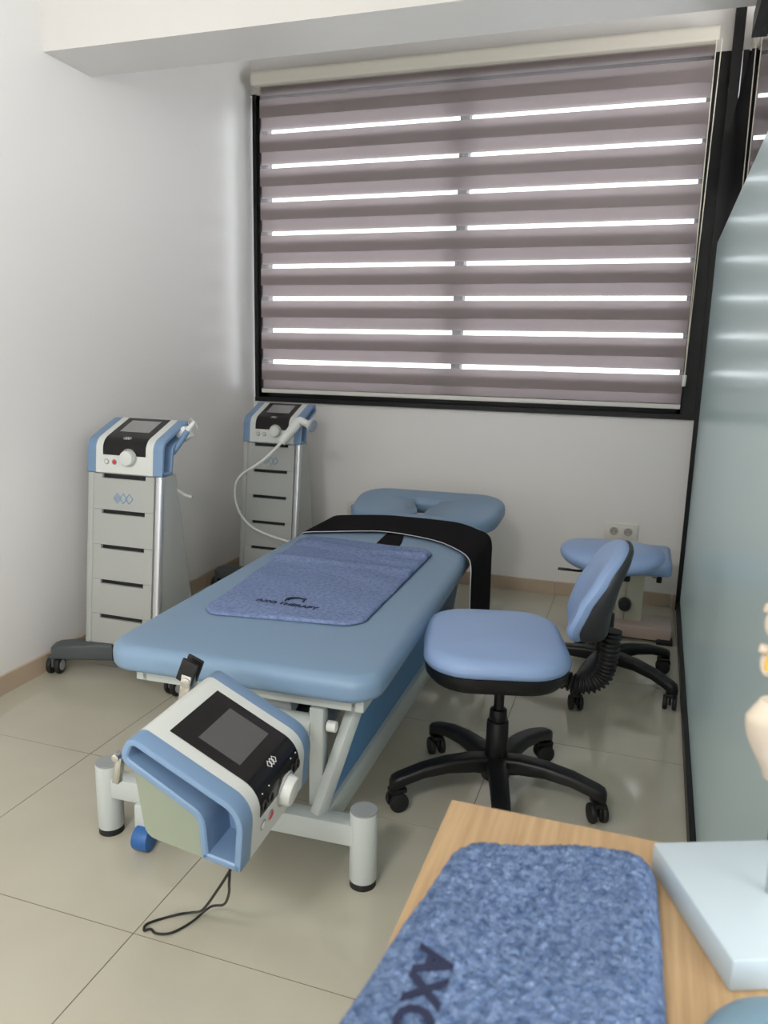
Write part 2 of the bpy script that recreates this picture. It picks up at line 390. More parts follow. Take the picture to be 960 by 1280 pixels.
for sx in (-1, 1):
    bar('base_rail', (sx*.243, .02, .135), (sx*.285, 1.5, .135), .03, .07)
    if sx < 0: continue
    bar('strut', (sx*.232, .005, .155), (sx*.302, .115, .44), .032, .03)
    q = MB(); 
    A = [(sx*.245, .03, .165), (sx*.278, 1.45, .165), (sx*.315, 1.45, .435), (sx*.300, .125, .435)]
    q.loft([A, [(p[0]-sx*.006, p[1], p[2]) for p in A]]); q.build('side_cover', VINYL3, bed, smooth=0)
    MB().box((sx*.215, .055, .285), (.036, .04, .27), bev=.004).build('lift_post', BEDW, bed)
    MB().cyl((sx*.237, .055, .37), (sx*.262, .055, .37), .014, n=16, bev=.003).build('post_bolt', WHITEP, bed)
MB().cyl((-.1, .055, .365), (.2, .055, .365), .028, n=20).build('cross_tube', BEDW, bed)
for sx in (-.4, 1): bar('lift_arm', (sx*.12, .25, .17), (sx*.12, 1.1, .42), .03, .05)
MB().box((0, .5, .3), (.16, .5, .12), bev=.02).build('motor_housing', BLACKP, bed)
MB().box((.06, .13, .415), (.16, .14, .05), rot=(.3, 0, 0), bev=.004).build('hinge_plate', GREYCAP, bed)
MB().box((-.06, .12, .41), (.07, .05, .045), bev=.004).build('hinge_block', BEDW, bed)
for sx in (-1,):   # transport castor with blue tyre by the left foot
    MB().cyl((-.245, -.045, .032), (-.2, -.045, .032), .032, n=24, bev=.006).build('transport_wheel', BLUEW, bed)
    MB().box((-.2225, -.02, .085), (.06, .05, .07), bev=.008).build('wheel_bracket', BEDW, bed)
# towel on the bed
def Wb(p): return bed_inv @ Vector(p)
bed_inv = (Matrix.Translation((BX, BY, 0)) @ Matrix.Rotation(BA, 4, 'Z')).inverted()
def cloth(name, FLc, FRc, NRc, NLc, z0, T, Redge, mt, nx, ny, wav, rough, corner=.05, parent=None):
    # corners: far-left, far-right, near-right, near-left ; closed sheet with thickness
    q = bmesh.new(); g = [[None]*(nx+1) for _ in range(ny+1)]; gb = [[None]*(nx+1) for _ in range(ny+1)]
    FLc, FRc, NRc, NLc = map(Vector, (FLc, FRc, NRc, NLc)); W_ = (FRc-FLc).length; H_ = (FLc-NLc).length
    def pos(s, t):
        # round the corners of the unit square
        s2, t2 = s, t
        p = (NLc*(1-s2)+NRc*s2)*(1-t2)+(FLc*(1-s2)+FRc*s2)*t2
        return p
    def hgt(s, t):
        d = min(s*W_, (1-s)*W_, t*H_, (1-t)*H_)
        e = min(d/Redge, 1); return T*sqrt(max(0, 1-(1-e)**2))
    ctr = (FLc+FRc+NRc+NLc)/4
    for j in range(ny+1):
        for i in range(nx+1):
            s, t = i/nx, j/ny; p = pos(s, t)
            # corner rounding
            ds = min(s, 1-s)*W_; dt = min(t, 1-t)*H_
            if ds < corner and dt < corner:
                a, b = corner-ds, corner-dt; r_ = max(a, b); l_ = sqrt(a*a+b*b)
                if l_ > 1e-9:
                    k = r_/l_; na, nb = a*k, b*k
                    ux = (NRc-NLc).normalized()*(1 if s < .5 else -1); uy = (FLc-NLc).normalized()*(1 if t < .5 else -1)
                    p = p+ux*(a-na)+uy*(b-nb)
            h = hgt(s, t); wz = wav(p.x, p.y)
            rn = (noise.noise(Vector((p.x*rough[1], p.y*rough[1], 3)))*.6+(random.random()-.5)*.8)*rough[0]
            edge = 1 if 0 < i < nx and 0 < j < ny else 0
            g[j][i] = q.verts.new((p.x, p.y, z0+.0012+h+(wz+rn)*(1 if edge else .0)))
            gb[j][i] = g[j][i] if not edge else q.verts.new((p.x, p.y, z0+.0012))
    for j in range(ny):
        for i in range(nx):
            q.faces.new((g[j][i], g[j][i+1], g[j+1][i+1], g[j+1][i]))
            try: q.faces.new((gb[j][i], gb[j+1][i], gb[j+1][i+1], gb[j][i+1]))
            except ValueError: pass
    me = bpy.data.meshes.new(name)
    for f in q.faces: f.smooth = True
    q.to_mesh(me); q.free(); me.materials.append(mt); o = bpy.data.objects.new(name, me); COL.objects.link(o); return o
def wavb(x, y):
    w1 = .004*max(0, sin(y*26+x*3+1.2*sin(x*7)))*(.35+.65*max(0, min(1, (y-2.2)/.4)))
    w2 = .011*math.exp(-((y-2.62-.10*(x+.78))/.022)**2)*max(0, min(1, (x+.95)/.12))+.006*math.exp(-((y-2.42)/.03)**2)
    return 1.5*(w1+w2)+.003*noise.noise(Vector((x*9, y*9, 0)))
bt = cloth('towel', (-1.245, 2.785, 0), (-.695, 2.745, 0), (-.675, 1.865, 0), (-1.14, 1.80, 0), .534, .008, .02, TERRY, 110, 190, wavb, (.0013, 300), corner=.07)
tag(bt, 'blue terry towel with dark embroidered lettering spread on the bed', 'towel')
def lettering(body, size, origin, ux, uy, hf, parent, name='lettering', zoff=.0022, off=0):
    me = text_mesh(body, size, .0004, off); o_ = Vector(origin); ux = Vector(ux).normalized(); uy = Vector(uy).normalized()
    for v in me.vertices:
        p = o_+ux*v.co.x+uy*v.co.y; v.co = (p.x, p.y, hf(p.x, p.y)+zoff+v.co.z)
    me.materials.clear(); me.materials.append(INK); o = bpy.data.objects.new(name, me); COL.objects.link(o); o.parent = parent; return o
hb = lambda x, y: .534+.0012+.008+wavb(x, y)
lettering('AXO THERAPY', .0295, (-1.03, 1.938, 0), (1, -.06, 0), (.06, 1, 0), hb, bt, off=.0004)
q = MB(); cpt = Vector((-.925, 1.985, 0)); arc = []
for i in range(26):
    t = math.radians(-10+220*i/25); X_, Y_ = cpt.x+.028*cos(t), cpt.y+.026*sin(t)-.002; arc.append((X_, Y_, hb(X_, Y_)+.0025))
q.tube(arc, .0024, 6)
arc = []
for i in range(16):
    t = math.radians(60+130*i/15); X_, Y_ = cpt.x+.012+.032*cos(t), cpt.y+.024*sin(t)-.002; arc.append((X_, Y_, hb(X_, Y_)+.0025))
q.tube(arc, .0018, 6); q.build('logo_arc', INK, bt)
# black belts
def ribbon(name, pairs, th, mt, parent=None, k=5):
    N = catmull([Vector(p[0]) for p in pairs], k); F = catmull([Vector(p[1]) for p in pairs], k); q = MB(); loops = []
    for i in range(len(N)):
        d = (N[min(i+1, len(N)-1)]-N[max(i-1, 0)]).normalized(); wv = (F[i]-N[i]).normalized(); nn = d.cross(wv).normalized()
        if nn.z < -1e-3 and i < 2: nn = nn
        loops.append([N[i], N[i]+(F[i]-N[i])*.5, F[i], F[i]+nn*th, N[i]+(F[i]-N[i])*.5+nn*th, N[i]+nn*th])
    q.loft(loops); o = q.build(name, mt, parent); return o, N, F
sp = [(-1.312, 2.86, 3.20, .40), (-1.308, 2.85, 3.19, .47), (-1.298, 2.84, 3.18, .515), (-1.275, 2.83, 3.17, .536), (-1.2, 2.86, 3.20, .540), (-1.06, 2.92, 3.245, .543), (-.97, 2.95, 3.25, .543), (-.85, 2.93, 3.245, .543),
      (-.72, 2.88, 3.23, .541), (-.62, 2.79, 3.15, .538), (-.565, 2.72, 3.10, .531), (-.542, 2.67, 3.06, .505), (-.537, 2.65, 3.04, .44), (-.535, 2.655, 3.04, .3), (-.535, 2.66, 3.04, .15)]
belt, bn, bf = ribbon('belt', [((x, a, z), (x, b, z+.004)) for x, a, b, z in sp], .004, BLACKFAB)
tag(belt, 'wide black fabric belt laid across the bed and hanging down its side', 'belt')
MB().tube([p+Vector((0, -.001, .002)) for p in bn], .0016, 6).build('piping', mat('pale_piping', C(200, 200, 205), .7), belt)
s2 = [((-.955, 3.02, .5385), (-.905, 3.02, .5385)), ((-.957, 2.95, .5385), (-.89, 2.97, .5385)), ((-.945, 2.80, .5385), (-.855, 2.82, .5385)), ((-.935, 2.72, .5375), (-.845, 2.72, .5375))]
o2, _, _ = ribbon('belt', [(b, a) for a, b in s2], .003, BLACKFAB); tag(o2, 'short black strap reaching from the wide belt under the towel', 'belt')

# ------------------------------------------------------------------ therapy device console
HW, HI = .168, .127
PROF_A = ([(0, 0), (.012, .122), (.262, .195), (.276, .138), (.100, .078), (.080, 0)], [.004, .062, .022, .024, .03, .004])
PROF_B = ([(0, 0), (.012, .125), (.195, .203), (.210, .160), (.088, .098), (.070, 0)], [.004, .055, .02, .02, .03, .004])
def top_path(prof, y0z, y1):
    P_ = prof[0]
    path = rpoly(P_[:4], [.001, prof[1][1], prof[1][2], .001], 10); dense = []
    for a, b in zip(path, path[1:]):
        for k in range(8): dense.append((a[0]+(b[0]-a[0])*k/8, a[1]+(b[1]-a[1])*k/8))
    return [p for p in dense if p[1] >= y0z and p[0] <= y1]
def strip_on(path, x0, x1, lift, th=.002):
    q = MB(); loops = []
    for i, p in enumerate(path):
        a = Vector(path[max(i-1, 0)]); b = Vector(path[min(i+1, len(path)-1)]); d = (b-a).normalized(); n = Vector((-d.y, d.x))
        if n.x > 0 and n.y < 0: n = -n
        o = Vector(p)+n*lift; i_ = Vector(p)+n*(lift-th)
        loops.append([(x0, o.x, o.y), (x1, o.x, o.y), (x1, i_.x, i_.y), (x0, i_.x, i_.y)])
    return q.loft(loops)
def face_y(z): return .012*z/.122
def console(root, off, scr, red=True, extras=False, big=1.0, prof=PROF_A, pend=.222, sc=(.074, .192), em=.036):
    T = Matrix.Translation(off); CP = rpoly(prof[0], prof[1], 7)
    sh = MB().loft([[(t, p[0], p[1]) for p in CP] for t in (-HI, HI)], cap=False).xf(T).build('console_shell', DEVW, root)
    for sx in (-1, 1):
        ring = MB(); a, b = sx*HI, sx*HW
        o2 = offset(CP, .004); o3 = offset(CP, .0115); o4 = offset(CP, .0145)
        L = [[(a, p[0], p[1]) for p in CP], [(b-sx*.004, p[0], p[1]) for p in CP], [(b-sx*.001, p[0], p[1]) for p in offset(CP, .0015)], [(b, p[0], p[1]) for p in o2], [(b, p[0], p[1]) for p in o3], [(b-sx*.003, p[0], p[1]) for p in o4], [(a-sx*.045, p[0], p[1]) for p in offset(CP, .0165)]]
        ring.loft(L, cap=False); ring.bm.verts.ensure_lookup_table(); ring.bm.faces.new(ring.bm.verts[-len(CP):])
        ring.xf(T).build('side_handle', DEVB, root)
    full = top_path(prof, .066, pend)
    pn = strip_on(full, -.095, .095, .0014).xf(T).build('glass_panel', GLASSB, root)
    strip_on([p for p in full if sc[0] <= p[0] <= sc[1]], -.066, .066, .0020, .001).xf(T).build('screen', scr, pn)
    kx = .022; kr = .030*big; kz = .063
    MB().cyl((kx, face_y(kz)-.024, kz), (kx, face_y(kz)+.004, kz), kr*.93, kr, 32, bev=.004).xf(T).build('control_knob', DEVW, root)
    MB().ring((kx, face_y(kz)-.002, kz), kr+.003, .0022, (0, 1, 0), 32, 8).xf(T).build('knob_ring', PANELG, root)
    for bx, mt in ((-.078, DEVW), (-.043, RED if red else DEVW)):
        MB().cyl((bx, face_y(.044)-.004, .044), (bx, face_y(.044)+.003, .044), .0075, n=20, bev=.001).xf(T).build('button', mt, root)
        MB().ring((bx, face_y(.044)-.001, .044), .0095, .0016, (0, 1, 0), 24, 6).xf(T).build('button_ring', GREYCAP, root)
    # small emblem of woven diamonds on the glass
    q = MB(); k0 = [i for i, p in enumerate(full) if p[0] > em][0]; e = full[k0]; e2 = full[k0+3]; sl = math.atan2(e2[1]-e[1], e2[0]-e[0])
    for k in range(3):
        c0 = (-.010+k*.010, e[0]-.0016*sin(sl), e[1]+.0016*cos(sl)); dd = .0075
        q.tube([(c0[0]+dd*cos(t), c0[1]+dd*sin(t)*cos(sl), c0[2]+dd*sin(t)*sin(sl)) for t in [i*pi/2 for i in range(5)]], .0009, 4)
    q.xf(T).build('emblem', DOTW, pn)
    if extras:
        for bx, zz in ((-.078, .085), (-.048, .085), (.06, .085), (.085, .085)):
            p = min(full, key=lambda t: abs(t[1]-zz)+(0 if t[0] < .06 else 9))
            MB().ring((bx, p[0]-.002, p[1]+.001), .0095, .0016, (0, -.95, .25), 20, 6).xf(T).build('touch_ring', SHELLG, pn)
            p2 = min(full, key=lambda t: abs(t[1]-zz-.022)+(0 if t[0] < .07 else 9))
            MB().ell((bx, p2[0]-.001, p2[1]+.001), (.0018, .0015, .0018), u=8, v=6).xf(T).build('marker_dot', DOTW, pn)
    return sh
# foreground unit held at the foot of the bed
dv = thing('therapy_console', 'white and blue therapy console with black touch panel at the foot of the bed', 'medical device', (-.63, 1.268, .328), 1.615)
dv.rotation_euler = (math.radians(10.2), 0, 1.615)
console(dv, (0, 0, 0), SCREEN, True, True, 1.08)
blk = rpoly([(.083, -.035), (.083, .058), (.25, .116), (.262, .09), (.22, -.035)], [.004, .01, .01, .02, .03], 4)
MB().prism(blk, 'x', -.125, .125).build('lower_body', mat('device_grey_green', C(142, 151, 134), .45), dv)  # white casing under the arm, its shade put into the grey-green
for sx in (-1, 1):   # chrome hooks with black grips on the rear corners
    dz = -.018 if sx > 0 else -.045; hh = .11 if sx > 0 else .055; ww = .034 if sx > 0 else .016; xc = sx*.12 if sx > 0 else -.15
    q = MB(); yh = .287 if sx > 0 else .277; q.box((xc, yh, .150+dz), (ww, .004, hh), bev=.001); q.box((xc-ww/2+.002, yh+(.010 if sx > 0 else .005), .150+dz), (.004, .024 if sx > 0 else .012, hh), bev=.001); q.build('holder_bracket', CHROME, dv)
    MB().cyl((xc-ww/2-.003, yh+.010, .188+dz-(0 if sx > 0 else .012)), (xc+ww/2+.003, yh+.010, .188+dz-(0 if sx > 0 else .012)), .012 if sx > 0 else .008, n=18, bev=.002).build('holder_pivot', CHROME, dv)
    if sx > 0:
        q = MB(); q.box((xc-.012, .299, .212+dz), (.008, .040, .055), rot=(.2, 0, 0), bev=.003); q.box((xc+.012, .299, .212+dz), (.008, .040, .055), rot=(.2, 0, 0), bev=.003); q.build('holder_grip', BLACKP, dv)
q = MB(); q.tube([(.11, .16, -.06), (.18, .16, -.08), (.235, .16, -.10)], .018, 12); q.tube([(.235, .16, -.09), (.235, .16, -.165)], .018, 12); q.build('support_arm', BEDW, dv)
# black cable under the console
cb = MB().tube([(-.665, 1.14, .30), (-.70, 1.15, .24), (-.78, 1.22, .12), (-.86, 1.30, .03), (-.905, 1.31, .004), (-.95, 1.265, .004), (-.945, 1.243, .004), (-.935, 1.252, .004), (-.915, 1.245, .004), (-.885, 1.258, .004), (-.86, 1.30, .006), (-.83, 1.33, .03), (-.76, 1.27, .10), (-.70, 1.19, .2), (-.675, 1.15, .26), (-.668, 1.142, .30)], .0028, 8, smooth=6).build('cable', BLACKR)
tag(cb, 'thin black cable looped on the floor tiles below the therapy console', 'cable')

# ------------------------------------------------------------------ therapy carts
def caster(parent, x, y, r=.034, ang=0, hub=WHEELG, z=0, wd=.018, name='caster'):
    c = MB(); c.box((0, 0, 2*r+.004), (.034, .05, .014), bev=.004); c.box((0, -.004, r*1.45), (.010, .05, r*1.0), bev=.003)
    c.xf(Matrix.Translation((x, y, z)) @ Matrix.Rotation(ang, 4, 'Z')); o = c.build(name, BASEG if hub is WHEELG else BLACKP, parent)
    for s in (-1, 1):
        q = MB().cyl((s*.008, 0, r), (s*(.008+wd), 0, r), r, n=24, bev=.005).xf(Matrix.Translation((x, y, z)) @ Matrix.Rotation(ang, 4, 'Z')); q.build('wheel', BLACKR, o)
        if hub is WHEELG: MB().cyl((s*(.008+wd-.001), 0, r), (s*(.0095+wd), 0, r), r*.6, n=20).xf(Matrix.Translation((x, y, z)) @ Matrix.Rotation(ang, 4, 'Z')).build('hub_cap', hub, o)
    return o
def diamond_logo(parent, cx_, cz, s, yf, mt):
    q = MB()
    for k in (-1, 0, 1):
        for d_ in ((1.0, .0009), (.42, .0007)) if k == -1 else ((1.0, .0009),):
            pts = [(cx_+k*s*1.62+s*.95*d_[0]*cos(t), yf(cz+s*d_[0]*sin(t)*1.15)-.0012, cz+s*d_[0]*sin(t)*1.15) for t in [pi/4*0+i*pi/2 for i in range(5)]]
            q.tube(pts, .0016, 5)
    q.build('emblem', mt, parent)
def cart(loc, label, red):
    c = thing('therapy_cart', label, 'medical cart', loc, 0, 'therapy carts along the left wall')
    ZT = .797
    def yf(z): return -.07*(ZT-z)/.667
    def yb(z): return .11+.11*(ZT-z)/.667
    H = .163
    q = MB(); loops = []
    for z in (.13, ZT-.002):
        loops.append([(p[0], p[1], z) for p in rr(2*H, yb(z)-yf(z)-.012, .022, 5, 0, (yf(z)+.012+yb(z))/2)])
    q.loft(loops); q.build('cart_body', PANELG, c)
    # dark core behind the slots
    q = MB(); q.loft([[(-.115, yf(z)+.0105, z), (.115, yf(z)+.0105, z), (.115, yf(z)+.03, z), (-.115, yf(z)+.03, z)] for z in (.14, ZT-.004)]); q.build('slot_core', SLOT, c)
    zs = [.783-.1358*k for k in range(5)]+[.118]
    for k in range(5):
        zt, zb = zs[k]+.010, zs[k+1]+.0115 if k < 4 else .135
        # panel with a notch at its top
        poly = [(-.134, zb), (.134, zb), (.134, zt), (.097, zt), (.097, zt-.0155), (-.097, zt-.0155), (-.097, zt), (-.134, zt)]
        q = MB(); q.loft([[(p[0], yf(p[1]), p[1]) for p in poly], [(p[0], yf(p[1])+.0125, p[1]) for p in poly]]); q.build('front_panel', PANELG, c, smooth=0)
        if k == 0: diamond_logo(c, 0.0, .705, .0165, yf, LOGOB)
    for sx in (-1, 1):
        q = MB()
        q.loft([[(sx*.1355+p[0]+sx*.016, yf(z)+.013+p[1], z) for p in rr(.031, .028, .012, 4)] for z in (.132, ZT-.001)]); q.build('corner_trim', SILVER if sx > 0 else PANELG, c)
    console(c, (0, 0, ZT), SCREENT, red, prof=PROF_B, pend=.178, sc=(.062, .165), em=.032)
    MB().box((0, .1, ZT+.045), (.24, .06, .09), bev=.004).build('console_neck', PANELG, c)
    # X-shaped base on twin casters
    q = MB(); q.box((0, .06, .105), (.26, .24, .05), bev=.012); q.build('base_hub', BASEG, c)
    for sx, sy in ((-1, -1), (1, -1), (-1, 1), (1, 1)):
        if sy < 0: a, b = Vector((sx*.05, -.03, .105)), Vector((sx*.272, -.115, .098))
        else: a, b = Vector((sx*.05, .14, .105)), Vector((sx*.27, .44, .098))
        q = MB(); d = (b-a).normalized(); sd = Vector((-d.y, d.x, 0)); loops = []
        for t, hw, hh in ((0, .055, .034), (.6, .044, .031), (.92, .040, .028), (1.0, .034, .023), (1.04, .018, .014)):
            p = a+(b-a)*t; loops.append([p+sd*u+Vector((0, 0, v)) for u, v in rr(2*hw, 2*hh, .012, 3)])
        q.loft(loops); q.build('base_leg', BASEG, c); caster(c, b.x, b.y, .035, (.25 if sx < 0 else -.3), WHEELG)
    return c
c1 = cart((-1.837, 2.42, 0), 'therapy cart with red button nearest the camera by the left wall', True)
c2 = cart((-1.822, 3.62, 0), 'therapy cart in the corner below the window, applicator cable across its front', False)
# hand pieces in their holders
hp = thing('hand_applicator', 'blue and white hand applicator with wire loops on the nearer cart', 'applicator', (-1.66, 2.54, .93))
MB().box((-.005, .03, .015), (.055, .04, .05), rot=(0, -.55, 0), bev=.008).build('holder', WHITEP, hp)
MB().tube([(-.03, -.02, -.055), (.0, -.005, -.01), (.03, .0, .035)], lambda t: .013-.002*t, 12, smooth=4).build('grip', DEVB, hp)
MB().cyl((.025, .0, .028), (.058, .005, .068), .011, .008, 14, bev=.002).build('head', WHITEP, hp)
q = MB(); q.ring((.05, -.004, .062), .017, .002, (.3, 1, .2), 20, 6); q.ring((.066, .008, .048), .017, .002, (.8, .5, .2), 20, 6); q.build('wire_loop', SILVER, hp)
MB().tube([(-.03, -.02, -.055), (-.045, -.02, -.09), (-.042, -.01, -.15), (-.018, .0, -.205), (.03, .01, -.225)], .0045, 8, smooth=5).build('cord', WHITEP, hp)
MB().tube([(-.02, .0, -.203), (.005, .005, -.218), (.035, .01, -.226)], .007, 8).build('plug', PANELG, hp)
hp = thing('hand_applicator', 'white angled hand applicator with round head on the corner cart', 'applicator', (-1.64, 3.57, .90))
MB().tube([(-.085, -.03, -.085), (-.05, -.015, -.04), (-.01, .0, .01)], lambda t: .022+.004*t, 14, smooth=3).build('grip', WHITEP, hp)
MB().tube([(-.012, .0, .008), (.005, .0, .026), (.045, .0, .012)], lambda t: .024-.006*t, 14, smooth=4).build('neck', WHITEP, hp)
q = MB(); q.cyl((.045, 0, .012), (.072, -.004, .006), .020, .033, 22, bev=.004); q.build('head', WHITEP, hp)
MB().cyl((.072, -.004, .006), (.083, -.006, .004), .034, .031, 22, bev=.003).build('contact_ring', mat('contact_grey', C(150, 158, 172), .4), hp)
MB().tube([(-.085, -.03, -.085), (-.16, -.085, -.175), (-.29, -.09, -.265), (-.325, -.085, -.355), (-.295, -.09, -.46), (-.205, -.095, -.535), (-.045, -.09, -.58), (.06, -.06, -.60), (.10, .05, -.62)], lambda t: .0085-.003*min(1, t*2.2), 10, smooth=7).build('cord', WHITEP, hp)

# ------------------------------------------------------------------ swivel chairs
def star_base(root, r, rot, name='leg'):
    MB().cyl((0, 0, .068), (0, 0, .135), .042, .036, 24, bev=.006).build('base_hub', BLACKP, root)
    for k in range(5):
        a = rot+k*2*pi/5; d = Vector((cos(a), sin(a), 0)); s = Vector((-sin(a), cos(a), 0)); loops = []
        for t, z, hw, hh in ((.05, .110, .027, .028), (.25, .121, .027, .024), (.5, .122, .026, .020), (.75, .112, .025, .018), (.92, .097, .024, .018), (1.0, .088, .023, .020), (1.05, .080, .020, .022), (1.075, .074, .012, .018)):
            c = d*(r*t)+Vector((0, 0, z)); loops.append([c+s*u+Vector((0, 0, v)) for u, v in rr(2*hw, 2*hh, .012, 3)])
        MB().loft(loops).build('leg', BLACKP, root)
        p = d*r; caster(root, p.x, p.y, .028, a+.5+k*.4, BLACKP, wd=.017)
ch = thing('office_chair', 'light blue swivel chair with backrest beside the treatment bed', 'chair', (-.316, 2.045, 0), 0)
star_base(ch, .293, math.radians(-4))
MB().cyl((0, 0, .10), (0, 0, .245), .034, .031, 24, bev=.004).build('column_cover', BLACKP, ch)
MB().cyl((0, 0, .245), (0, 0, .28), .026, .024, 20, bev=.003).build('column_collar', BLACKP, ch)
MB().cyl((0, 0, .27), (0, 0, .41), .0145, n=18).build('gas_column', BLACKP, ch)
RS = Matrix.Rotation(math.radians(15), 4, 'Z')
def seatpts(mb_): return mb_.xf(Matrix.Translation((-.026, .02, .036)) @ RS)
seatpts(MB().loft([[(p[0], p[1], z) for p in rr(.392-2*i_, .45-2*i_, .13-i_, 8)] for z, i_ in ((.362, .045), (.366, .02), (.385, .004), (.402, 0), (.412, 0))])).build('seat_shell', BLACKP, ch)
mb = MB(); cushion(mb, .400, .458, .13, .408, .462, .036, .010, n=8); seatpts(mb).build('seat_cushion', VINYL2, ch)
MB().box((.0, 0, .398), (.14, .12, .022), bev=.006).xf(RS).build('seat_mechanism', BLACKP, ch)
# backrest: faces -x, leaning back, with a deep wedge-shaped rear shell
BM = Matrix.Translation((.188, .068, .500)) @ Matrix.Rotation(math.radians(5), 4, 'Z')
def interp(z, T_):
    for (a, u), (b, v) in zip(T_, T_[1:]):
        if z <= b: t = max(0, (z-a)/(b-a)); t = t*t*(3-2*t)*.4+t*.6; return u+(v-u)*t
    return T_[-1][1]
FRT = [(0, .002), (.05, .0), (.12, .026), (.20, .068), (.29, .112)]
BCK = [(0, .090), (.09, .094), (.16, .108), (.29, .148)]
def backpad(prof, hw, hz, shell):
    q = MB(); loops = []; n = 44
    for f, k in prof:
        lp = []
        for i in range(n):
            t = 2*pi*i/n; cy, cz = cos(t), sin(t); e = .74
            y = math.copysign(abs(cy)**e, cy)*hw*k; z = hz+math.copysign(abs(cz)**e, cz)*hz*k
            y *= (.86+.14*min(1, z/.12))
            fr = interp(z, FRT)-.018*(y/.16)**2
            x_ = fr+f if not shell else fr+.022+(interp(z, BCK)-interp(z, FRT)-.022)*f
            lp.append((x_, y, z))
        loops.append(lp)
    return q.loft(loops)
backpad([(-.020, .3), (-.020, .6), (-.017, .82), (-.010, .94), (.004, 1.0), (.016, .985), (.022, .96)], .160, .139, False).xf(BM).build('backrest_cushion', VINYL2, ch)
backpad([(0, .98), (.25, .985), (.6, .96), (.85, .9), (.97, .8), (1.0, .6), (1.0, .2)], .160, .139, True).xf(BM).build('backrest_shell', SHELLG, ch)
# bellows covered support bar
bp = catmull([Vector(p) for p in ((.13, .04, .392), (.185, .05, .372), (.235, .055, .368), (.272, .062, .39), (.284, .066, .43), (.288, .068, .48), (.29, .07, .53))], 10)
q = MB(); loops = []; up = None
tot = len(bp)-1; N_ = 96
for i in range(N_+1):
    f = i/N_*tot; a_ = int(min(f, tot-1)); p = bp[a_].lerp(bp[a_+1], f-a_); d = (bp[a_+1]-bp[a_]).normalized()
    sd = Vector((0, 1, 0)); sd = (sd-d*sd.dot(d)).normalized(); nn = d.cross(sd); r_ = .027 if i % 4 in (0, 1) else .020
    loops.append([p+(sd*cos(2*pi*k/16)*1.05+nn*sin(2*pi*k/16))*r_ for k in range(16)])
q.loft(loops); q.build('bellows', BLACKR, ch, smooth=25)

st = thing('swivel_stool', 'blue oval-seat swivel stool on black star base behind the office chair', 'stool', (-.063, 3.015, 0))
star_base(st, .300, math.radians(-33))
MB().cyl((0, 0, .10), (0, 0, .29), .033, .030, 24, bev=.004).build('column_cover', BLACKP, st)
MB().cyl((0, 0, .28), (0, 0, .455), .0145, n=18).build('gas_column', BLACKP, st)
MB().box((0, 0, .455), (.15, .13, .03), bev=.006).build('seat_mechanism', BLACKP, st)
q = MB(); loops = []
for t in range(13):
    a = -pi/2+pi*t/12; k = cos(a)**.55 if cos(a) > 1e-6 else .02; z = .515+.05*sin(a)
    loops.append([(.195*k*math.copysign(abs(cos(b))**.85, cos(b)), .165*k*math.copysign(abs(sin(b))**.85, sin(b)), z+.018*(cos(b)*k)**2) for b in [2*pi*i/36 for i in range(36)]])
q.loft(loops); q.build('seat_cushion', VINYL2, st)
MB().tube([(-.07, -.01, .455), (-.12, -.02, .452), (-.165, -.03, .455)], .005, 8).build('height_lever', BLACKP, st)
MB().box((-.172, -.031, .456), (.05, .016, .009), bev=.003).build('lever_paddle', BLACKP, st)

bn_ = thing('padded_bench', 'low blue padded bench on ivory column in the corner by the socket', 'bench', (.02, 3.64, 0))
mb = MB(); cushion(mb, .33, .36, .03, .335, .40, .02, .004, 0, 0, n=6); mb.build('pad', VINYL2, bn_)
MB().box((0, 0, .326), (.22, .24, .018), bev=.003).build('pad_plate', CREAMST, bn_)
MB().box((.02, 0, .19), (.075, .06, .26), bev=.006).build('column', CREAMST, bn_)
MB().box((-.04, .0, .19), (.04, .05, .25), bev=.006).build('column_sleeve', CREAMST, bn_)
MB().cyl((-.02, -.03, .155), (-.02, -.075, .155), .03, .027, 24, bev=.004).build('clamp_knob', SHELLG, bn_)
q = MB(); q.box((.04, 0, .045), (.30, .20, .06), bev=.006); q.build('base_plate', PINKB, bn_)
for sx in (-1, 1): MB().box((.04+sx*.125, -.085, .0125), (.07, .05, .025), bev=.004).build('foot', BLACKR, bn_)
MB().cyl((.12, -.03, .315), (.12, -.03, .27), .012, n=16, bev=.003).build('pad_knob', BLACKP, bn_)
MB().cyl((.09, -.03, .295), (.12, -.03, .295), .005, n=10).build('knob_pin', BLACKP, bn_)

# ------------------------------------------------------------------ sockets on the back wall
def socket(x, z, n, label):
    s = thing('wall_socket', label, 'socket', (x, YB, z))
    W_ = .08*n+.01
    MB().box((0, -.005, 0), (W_, .010, .085), bev=.003).build('socket_frame', SOCK, s)
    for k in range(n):
        cx_ = (k-(n-1)/2)*.071
        i_ = MB().box((cx_, -.0105, 0), (.052, .004, .052), bev=.002).build('socket_insert', SOCK, s)
        MB().ring((cx_, -.0128, 0), .020, .0016, (0, 1, 0), 24, 6).build('socket_rim', GREYCAP, i_)
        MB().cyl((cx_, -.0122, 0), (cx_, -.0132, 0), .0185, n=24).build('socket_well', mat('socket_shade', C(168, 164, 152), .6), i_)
        q = MB()
        for dx in (-.0095, .0095): q.cyl((cx_+dx, -.0131, 0), (cx_+dx, -.0138, 0), .0028, n=10)
        q.cyl((cx_, -.0131, .012), (cx_, -.0145, .012), .0025, n=10); q.build('socket_holes', SLOT, i_)
    return s
socket(-.05, .382, 2, 'double white wall socket above the padded bench')
s1 = socket(-1.545, .385, 1, 'single white wall socket partly hidden behind the headrest')
MB().tube([(.01, -.014, 0), (.012, -.035, .004), (.03, -.03, -.03), (.06, -.02, -.12)], .004, 8, smooth=4).build('plug_cord', SHELLG, s1)

